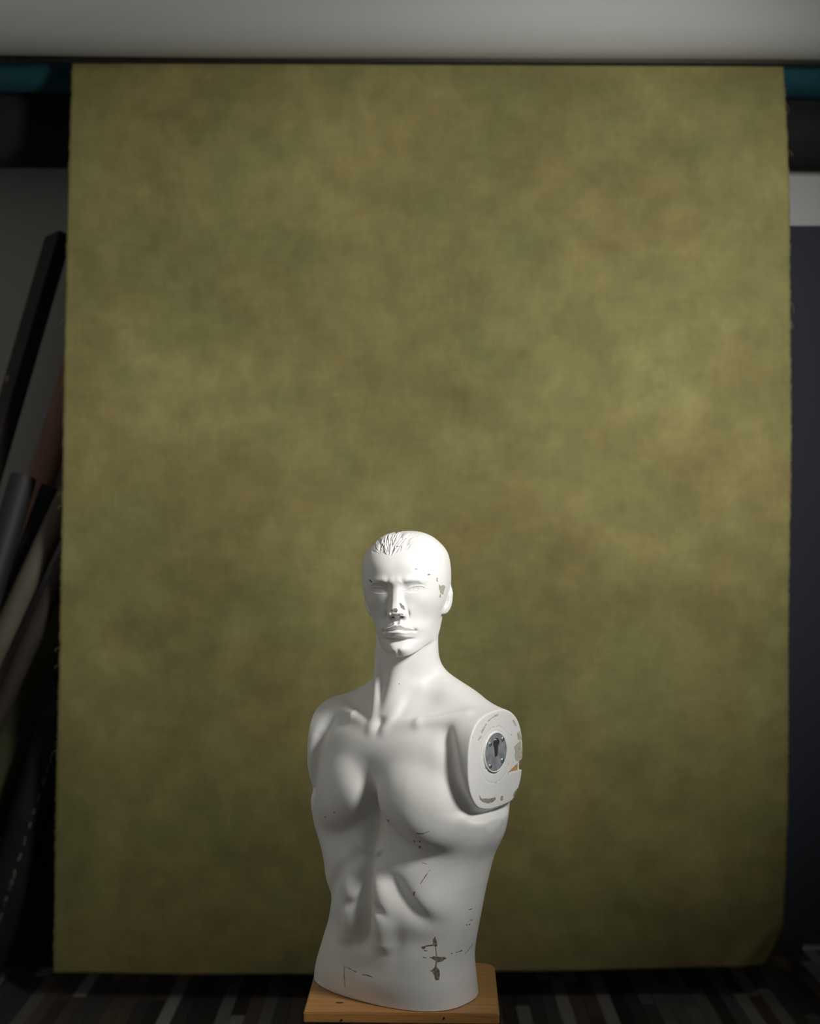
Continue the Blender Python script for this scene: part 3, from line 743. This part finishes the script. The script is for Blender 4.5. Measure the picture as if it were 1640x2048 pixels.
# ---------------------------------------------------------------- the stool
ST = .770
st = tag(empty('wooden_stool', (-.0115, 2.640, 0)), 'small wooden stool carrying the white mannequin bust', 'stool')
def seat_mesh():
    bm = bmesh.new(); hw, hd, rb_, rf = .1725, .142, .030, .004
    out = []
    for cx, cy, a0, r in ((hw, hd, 0, rb_), (-hw, hd, 90, rb_), (-hw, -hd, 180, rf), (hw, -hd, 270, rf)):
        for k in range(9):
            a = math.radians(a0 + 90 * k / 8)
            out.append((cx - math.copysign(r, cx) + math.cos(a) * r, cy - math.copysign(r, cy) + math.sin(a) * r))
    vs_ = [bm.verts.new((x, y, -.019)) for x, y in out]
    f = bm.faces.new(vs_); r = bmesh.ops.extrude_face_region(bm, geom=[f])
    bmesh.ops.translate(bm, vec=(0, 0, .019), verts=[v for v in r['geom'] if isinstance(v, bmesh.types.BMVert)])
    bmesh.ops.recalc_face_normals(bm, faces=bm.faces)
    bmesh.ops.bevel(bm, geom=[e for e in bm.edges if abs(e.verts[0].co.z - e.verts[1].co.z) < 1e-5], offset=.0022, segments=2, affect='EDGES')
    return bm
st.rotation_euler = (0, 0, math.radians(-1.6))
o = obj('seat', seat_mesh(), M['stool'], st); o.location = (0, 0, ST - .0002)
for (x, y, r_) in ((-.112, -.093, .0055), (.10, .105, .005)):
    k = obj('knot', bpy.data.meshes.new('knot'), M['dark_wood'], o)
    bm = bmesh.new(); bmesh.ops.create_cone(bm, cap_ends=True, segments=14, radius1=r_, radius2=r_ * .8, depth=.0012); bmesh.ops.scale(bm, vec=(1.5, .55, 1), verts=bm.verts); bm.to_mesh(k.data); bm.free()
    k.location = (x, y, .0001)
for (x, z) in ((-.105, -.013), (.075, -.008)):
    k = obj('nail', tube_mesh(.0018, .003, 10), M['black_metal'], o); k.rotation_euler = (math.pi / 2, 0, 0); k.location = (x, -.1418, z)
for sx in (-1, 1):
    for sy in (-1, 1):
        bm = bmesh.new(); add_box(bm, 0, 0, 0, .052, .036, ST - .020, .003)
        for v in bm.verts:
            if v.co.z < 0: v.co.x += sx * .028; v.co.y += sy * .028; v.co.x *= 1.0
        lg = obj('leg', bm, M['stool_leg'], st); lg.location = (sx * .130, sy * .104, (ST - .020) / 2)
for sy in (-1, 1):
    o = obj('stretcher', box_mesh(.262, .018, .03, .003), M['stool_leg'], st); o.location = (0, sy * .119, .30)
for sx in (-1, 1):
    o = obj('stretcher', box_mesh(.018, .212, .03, .003), M['stool_leg'], st); o.location = (sx * .149, 0, .22)

# ---------------------------------------------------------------- the mannequin
V, Q, NRM = mesh_bust()
ppx = 820 + FPX * V[:, 0] / V[:, 1]; ppy = 1024 - FPX * (V[:, 2] - 1.65) / V[:, 1]
# flaked paint: outlines of the bare patches, as found on the front of the body
PATCH = [
 [(798,1206),(802,1206),(808,1212),(811,1219),(808,1220),(802,1216),(800,1211)],
 [(782,1221),(787,1217),(794,1216),(796,1222),(793,1225),(787,1224),(783,1223)],
 [(842,1894),(850,1892),(851,1896),(848,1899),(844,1898)], [(866,1878),(871,1876),(874,1884),(874,1893),(870,1893),(866,1890)],
 [(857,1915),(868,1913),(880,1914),(890,1914),(893,1917),(884,1923),(876,1925),(872,1923),(866,1918)],
 [(871,1926),(873,1926),(873,1934),(878,1939),(880,1948),(878,1960),(871,1961),(868,1950),(864,1943),(859,1943),(865,1939),(870,1934)],
 [(958,1590),(963,1597),(972,1597),(982,1597),(991,1594),(991,1600),(985,1605),(975,1607),(965,1604),(960,1599)],
 [(1003,1592),(1006,1591),(1006,1600),(1002,1602),(1001,1598)], [(1034,1577),(1038,1577),(1037,1584),(1031,1593),(1026,1594),(1027,1587)],
 [(1028,1494),(1034,1488),(1041,1480),(1046,1510),(1045,1520),(1040,1523),(1031,1521),(1029,1510),(1031,1503)],
 [(1034,1468),(1040,1462),(1044,1480),(1036,1480)], [(962,1463),(966,1456),(972,1447),(974,1448),(968,1460),(964,1468)], [(975,1442),(990,1430),(998,1427),(996,1431),(984,1437),(977,1444)],
 [(956,1479),(962,1471),(963,1474),(958,1481)], [(1025,1439),(1029,1441),(1034,1452),(1032,1454),(1027,1446)],
 [(873,1154),(876,1156),(876,1164),(873,1162)], [(878,1168),(882,1172),(887,1170),(891,1173),(889,1180),(886,1190),(881,1186),(878,1178)], [(880,1188),(882,1188),(882,1195),(879,1194)],
 [(854,1150),(858,1147),(861,1149),(857,1151)], [(790,1064),(795,1060),(804,1060),(803,1063),(796,1064),(792,1068)],
]
STROKE = [
 ([(850,1893),(860,1891),(868,1890)], 1.2), ([(870,1874),(871,1895),(873,1912)], 1.0), ([(873,1923),(872,1930)], 1.4), ([(846,1915),(852,1916)], .8), ([(848,1901),(854,1902)], .8),
 ([(841,1767),(847,1758),(854,1748)], .75), ([(854,1748),(860,1740)], .4), ([(827,1790),(829,1784)], 1.3), ([(845,1726),(854,1728)], .5), ([(930,1908),(940,1896),(945,1889)], .45), ([(913,1905),(924,1901)], .8), ([(903,1907),(904,1907)], 1.2),
 ([(933,1850),(934,1850)], 1.1), ([(939,1849),(940,1849)], 1.2), ([(940,1841),(947,1839)], .5), ([(939,1819),(944,1818)], .6),
 ([(828,1682),(829,1683)], 1.2), ([(839,1683),(840,1684)], 1.3), ([(838,1694),(841,1695)], 1.4), ([(834,1667),(842,1668),(848,1667)], .8), ([(848,1667),(859,1662)], .4),
 ([(775,1640),(777,1643)], .9), ([(668,1625),(669,1626)], .8), ([(650,1634),(651,1634)], .8), ([(798,1367),(799,1368)], .7), ([(830,1138),(834,1138)], .8), ([(793,1093),(798,1093)], .7),
 ([(688,1933),(688,1952),(690,1975)], .5), ([(690,1933),(712,1944)], .5), ([(725,1950),(733,1950),(743,1954)], .8), ([(946,1475),(947,1476)], .8), ([(970,1536),(971,1537)], .9), ([(1016,1526),(1017,1527)], .9), ([(1022,1469),(1023,1470)], .9),
 ([(739,1160),(743,1164)], 1.4), ([(800,1227),(806,1229)], 1.0),
]
def chip_field(x, y):
    best = np.full(x.shape, 40.0)
    for poly in PATCH:
        sel = (np.abs(x - np.mean([p[0] for p in poly])) < 50) & (np.abs(y - np.mean([p[1] for p in poly])) < 50)
        if not sel.any(): continue
        xs_, ys_ = x[sel], y[sel]
        d, _ = pline(xs_, ys_, poly + [poly[0]])
        inside = np.zeros(xs_.shape, bool)
        for (x0, y0), (x1, y1) in zip(poly, poly[1:] + [poly[0]]):
            if y0 == y1: continue
            c = ((ys_ < y0) != (ys_ < y1)) & (xs_ < (x1 - x0) * (ys_ - y0) / (y1 - y0) + x0)
            inside ^= c
        best[sel] = np.minimum(best[sel], np.where(inside, -np.minimum(d, 9), d))
    for pts, w in STROKE:
        sel = (x > min(p[0] for p in pts) - 20) & (x < max(p[0] for p in pts) + 20) & (y > min(p[1] for p in pts) - 20) & (y < max(p[1] for p in pts) + 20)
        if sel.any():
            d, _ = pline(x[sel], y[sel], pts)
            best[sel] = np.minimum(best[sel], d - w)
    return np.clip(best, -8, 30)
facing = NRM[:, 1] < .25
def chips_at(P, fc): return np.where(fc, chip_field(820 + FPX * P[:, 0] / P[:, 1], 1024 - FPX * (P[:, 2] - 1.65) / P[:, 1]), 30.0)
chip = chips_at(V, facing)
# finer faces where the paint is flaked, so that the edges of the flakes stay crisp
near_chip = (chip[Q].min(1) < 3.5)
Qs = Q[near_chip]; Qk = Q[~near_chip]
S = 4
newV, newN, newF = [], [], []
base = len(V)
if len(Qs):
    t = np.linspace(0, 1, S + 1)
    uu, ww = np.meshgrid(t, t, indexing='ij')
    wts = np.stack([(1 - uu) * (1 - ww), uu * (1 - ww), uu * ww, (1 - uu) * ww], -1).reshape(-1, 4)
    sv = np.einsum('pk,qkc->qpc', wts, V[Qs]); sn = np.einsum('pk,qkc->qpc', wts, NRM[Qs])
    npt = (S + 1) ** 2
    cell = np.array([[i * (S + 1) + j, (i + 1) * (S + 1) + j, (i + 1) * (S + 1) + j + 1, i * (S + 1) + j + 1] for i in range(S) for j in range(S)])
    sf = (base + np.arange(len(Qs))[:, None, None] * npt + cell[None]).reshape(-1, 4)
    sv = sv.reshape(-1, 3); sn = sn.reshape(-1, 3)
    key_ = np.round(sv / 2e-6).astype(np.int64)
    _, first, inv = np.unique(key_, axis=0, return_index=True, return_inverse=True); inv = inv.ravel()
    Vall = np.concatenate([V, sv[first]]); Nall = np.concatenate([NRM, sn[first]])
    sf = base + inv[sf - base]
    Fall = np.concatenate([Qk, sf])
else: Vall, Nall, Fall = V, NRM, Q
Nall /= np.maximum(np.linalg.norm(Nall, axis=1, keepdims=True), 1e-9)
cf_ = chips_at(Vall, Nall[:, 1] < .25)
used = np.zeros(len(Vall), bool); used[Fall.ravel()] = True
remap = np.cumsum(used) - 1
Vall = Vall[used]; Nall = Nall[used]; cf_ = cf_[used]; Fall = remap[Fall]
Vall = Vall - Nall * (.00045 * np.clip(.5 - cf_ / 1.2, 0, 1))[:, None]
mq = tag(empty('mannequin_bust', (AX[0], AX[1], .7702)), 'chipped white armless male mannequin bust standing on the stool', 'mannequin')
me = bpy.data.meshes.new('body')
me.vertices.add(len(Vall)); me.vertices.foreach_set('co', (Vall - np.array([AX[0], AX[1], .7702])).astype(np.float32).ravel())
me.loops.add(Fall.size); me.loops.foreach_set('vertex_index', Fall.astype(np.int32).ravel())
me.polygons.add(len(Fall)); me.polygons.foreach_set('loop_start', np.arange(0, Fall.size, 4, dtype=np.int32))
bx_, bf_, bz_ = to_body(Vall)
tone = np.where(bx_ > .17, np.where(bz_ > 1.165, 1.0, .35), 0.0)
tone = np.maximum(tone, np.where((Vall[:, 2] > 1.44) & (Vall[:, 0] > .045), .6, np.where((Vall[:, 2] > 1.44) & (Vall[:, 0] > -.03), .12, 0)))
at2 = me.attributes.new('bare_tone', 'FLOAT', 'POINT'); at2.data.foreach_set('value', tone.astype(np.float32))
at = me.attributes.new('chip', 'FLOAT', 'POINT'); at.data.foreach_set('value', cf_.astype(np.float32))
me.update(calc_edges=True); me.validate()
me.polygons.foreach_set('use_smooth', [True] * len(me.polygons))
try: me.normals_split_custom_set_from_vertices([tuple(n) for n in Nall])
except Exception as ex: print('normals', ex)
m_, nt, b_ = new_mat('chipped_white_paint'); Lk = nt.links
tc = node(nt, 'ShaderNodeTexCoord')
an = node(nt, 'ShaderNodeAttribute', attribute_name='chip')
nz = node(nt, 'ShaderNodeTexNoise', i_Scale=420.0, i_Detail=3.0); Lk.new(tc.outputs['Object'], nz.inputs['Vector'])
ns_ = node(nt, 'ShaderNodeMath', operation='MULTIPLY_ADD'); ns_.inputs[1].default_value = 2.6; ns_.inputs[2].default_value = -1.3; Lk.new(nz.outputs['Fac'], ns_.inputs[0])
sm_ = node(nt, 'ShaderNodeMath', operation='ADD'); Lk.new(an.outputs['Fac'], sm_.inputs[0]); Lk.new(ns_.outputs[0], sm_.inputs[1])
msk = node(nt, 'ShaderNodeMapRange'); msk.inputs[1].default_value = .45; msk.inputs[2].default_value = -.25; msk.inputs[3].default_value = 0; msk.inputs[4].default_value = 1; Lk.new(sm_.outputs[0], msk.inputs[0])
nc = node(nt, 'ShaderNodeTexNoise', i_Scale=260.0, i_Detail=4.0); Lk.new(tc.outputs['Object'], nc.inputs['Vector'])
rc = ramp(nt, [(.35, (.085, .075, .055)), (.65, (.30, .28, .23))]); Lk.new(nc.outputs['Fac'], rc.inputs[0])
rc2 = ramp(nt, [(.30, (.36, .33, .26)), (.65, (.60, .56, .45))]); Lk.new(nc.outputs['Fac'], rc2.inputs[0])
a2 = node(nt, 'ShaderNodeAttribute', attribute_name='bare_tone')
mt_ = node(nt, 'ShaderNodeMix', data_type='RGBA'); Lk.new(a2.outputs['Fac'], mt_.inputs['Factor']); Lk.new(rc.outputs[0], mt_.inputs['A']); Lk.new(rc2.outputs[0], mt_.inputs['B'])
nw = node(nt, 'ShaderNodeTexNoise', i_Scale=14.0, i_Detail=6.0, i_Roughness=.65); Lk.new(tc.outputs['Object'], nw.inputs['Vector'])
rw = ramp(nt, [(.30, (.765, .755, .725)), (.62, (.81, .805, .785))]); Lk.new(nw.outputs['Fac'], rw.inputs[0])
mx_ = node(nt, 'ShaderNodeMix', data_type='RGBA'); Lk.new(msk.outputs[0], mx_.inputs['Factor']); Lk.new(rw.outputs[0], mx_.inputs['A']); Lk.new(mt_.outputs['Result'], mx_.inputs['B']); Lk.new(mx_.outputs['Result'], b_.inputs['Base Color'])
rr_ = node(nt, 'ShaderNodeMapRange'); rr_.inputs[3].default_value = .46; rr_.inputs[4].default_value = .9; Lk.new(msk.outputs[0], rr_.inputs[0]); Lk.new(rr_.outputs[0], b_.inputs['Roughness'])
b_.inputs['Specular IOR Level'].default_value = .35
body = obj('body', me, m_, mq); body['label'] = 'chipped white painted head and torso'

# the steel fitting on the arm cut
PC = from_body(np.array(ARM_X), np.array(-.008), np.array(1.2267))
pm = Matrix.Translation(Vector(PC)) @ Matrix.Rotation(-YAW_B, 4, 'Z')     # x = out of the cut, -y = forward
def fit_plate(r, th, hole=True):
    bm = bmesh.new(); n = 72
    key_pts = []
    cz, kr, sw, sb = .0155, .0092, .0042, -.0085
    a0 = math.asin(sw / kr)
    for k in range(33):
        a = -math.pi / 2 + a0 + (2 * math.pi - 2 * a0) * k / 32
        key_pts.append((math.cos(a) * kr, cz + math.sin(a) * kr))
    key_pts += [(-sw, sb + .001), (-sw + .001, sb), (sw - .001, sb), (sw, sb + .001)]
    outer = [(math.cos(2 * math.pi * k / n) * r, math.sin(2 * math.pi * k / n) * r) for k in range(n)]
    vo = [bm.verts.new((th, y, z)) for y, z in outer]; vi = [bm.verts.new((th, y, z)) for y, z in key_pts]
    ed = [bm.edges.new((vo[k], vo[(k + 1) % n])) for k in range(n)] + [bm.edges.new((vi[k], vi[(k + 1) % len(vi)])) for k in range(len(vi))]
    bmesh.ops.triangle_fill(bm, edges=ed, use_beauty=True)
    ins = [f for f in bm.faces if all(v in set(vi) for v in f.verts)]
    if ins: bmesh.ops.delete(bm, geom=ins, context='FACES_ONLY')
    g = list(bm.faces); rr = bmesh.ops.extrude_face_region(bm, geom=g)
    bmesh.ops.translate(bm, vec=(-th * 1.0, 0, 0), verts=[v for v in rr['geom'] if isinstance(v, bmesh.types.BMVert)])
    bmesh.ops.recalc_face_normals(bm, faces=bm.faces)
    return bm
def under_m(o, mw):                             # set a world matrix under the mannequin
    o.parent = mq; o.matrix_parent_inverse = Matrix.Translation(-Vector(mq.location)); o.matrix_basis = mw
    return o
fp = under_m(obj('arm_fitting_plate', fit_plate(.0322, .0022), M['steel']), pm @ Matrix.Translation((.0003, 0, 0)))
fp['label'] = 'round steel arm fitting with a keyhole'
def ring_mesh(r0, r1, th, n=72):
    bm = bmesh.new(); rings = []
    for rr, x in ((r0, 0), (r0 + .0008, th), (r1 - .0008, th), (r1, 0)):
        rings.append([bm.verts.new((x, math.cos(2 * math.pi * k / n) * rr, math.sin(2 * math.pi * k / n) * rr)) for k in range(n)])
    for a_, b2 in zip(rings, rings[1:]):
        for k in range(n): bm.faces.new((a_[k], a_[(k + 1) % n], b2[(k + 1) % n], b2[k]))
    bmesh.ops.recalc_face_normals(bm, faces=bm.faces)
    return bm
rg = under_m(obj('fitting_rim', ring_mesh(.0325, .0362, .0028), M['plain_white'], smooth=True), pm @ Matrix.Translation((-.0004, 0, 0)))
bk = obj('socket_recess', tube_mesh(.0155, .0004, 30), M['hole'], fp); bk.matrix_local = Matrix.Translation((.00025, 0, .006)) @ Matrix.Rotation(math.pi / 2, 4, 'Y')
for (dy, dz) in ((-.0185, .0165), (.0195, .0205), (-.0185, -.0225), (.0190, -.0170)):
    bm = bmesh.new(); bmesh.ops.create_uvsphere(bm, u_segments=18, v_segments=10, radius=.0044)
    bmesh.ops.delete(bm, geom=[v for v in bm.verts if v.co.z < -.0001], context='VERTS'); bmesh.ops.scale(bm, vec=(1, 1, .5), verts=bm.verts)
    s_ = obj('screw', bm, M['screw'], fp, smooth=True); s_.matrix_local = Matrix.Translation((.0022, -dy if False else dy, dz)) @ Matrix.Rotation(math.pi / 2, 4, 'Y')
    bm = bmesh.new(); add_box(bm, 0, 0, 0, .0062, .0010, .0006); add_box(bm, 0, 0, 0, .0010, .0062, .0006)
    c_ = obj('cross_slot', bm, M['hole'], s_); c_.location = (0, 0, .0021); c_.rotation_euler = (0, 0, rng.uniform(0, 1.5))
bm = bmesh.new(); add_box(bm, 0, 0, 0, .008, .040, .021, .001)
wc = under_m(obj('wood_core', bm, M['raw_wood']), Matrix.Translation(Vector(from_body(np.array(.1815), np.array(-.066), np.array(1.192)))) @ Matrix.Rotation(-YAW_B, 4, 'Z'))
wc['label'] = 'raw orange wood inside the crack'
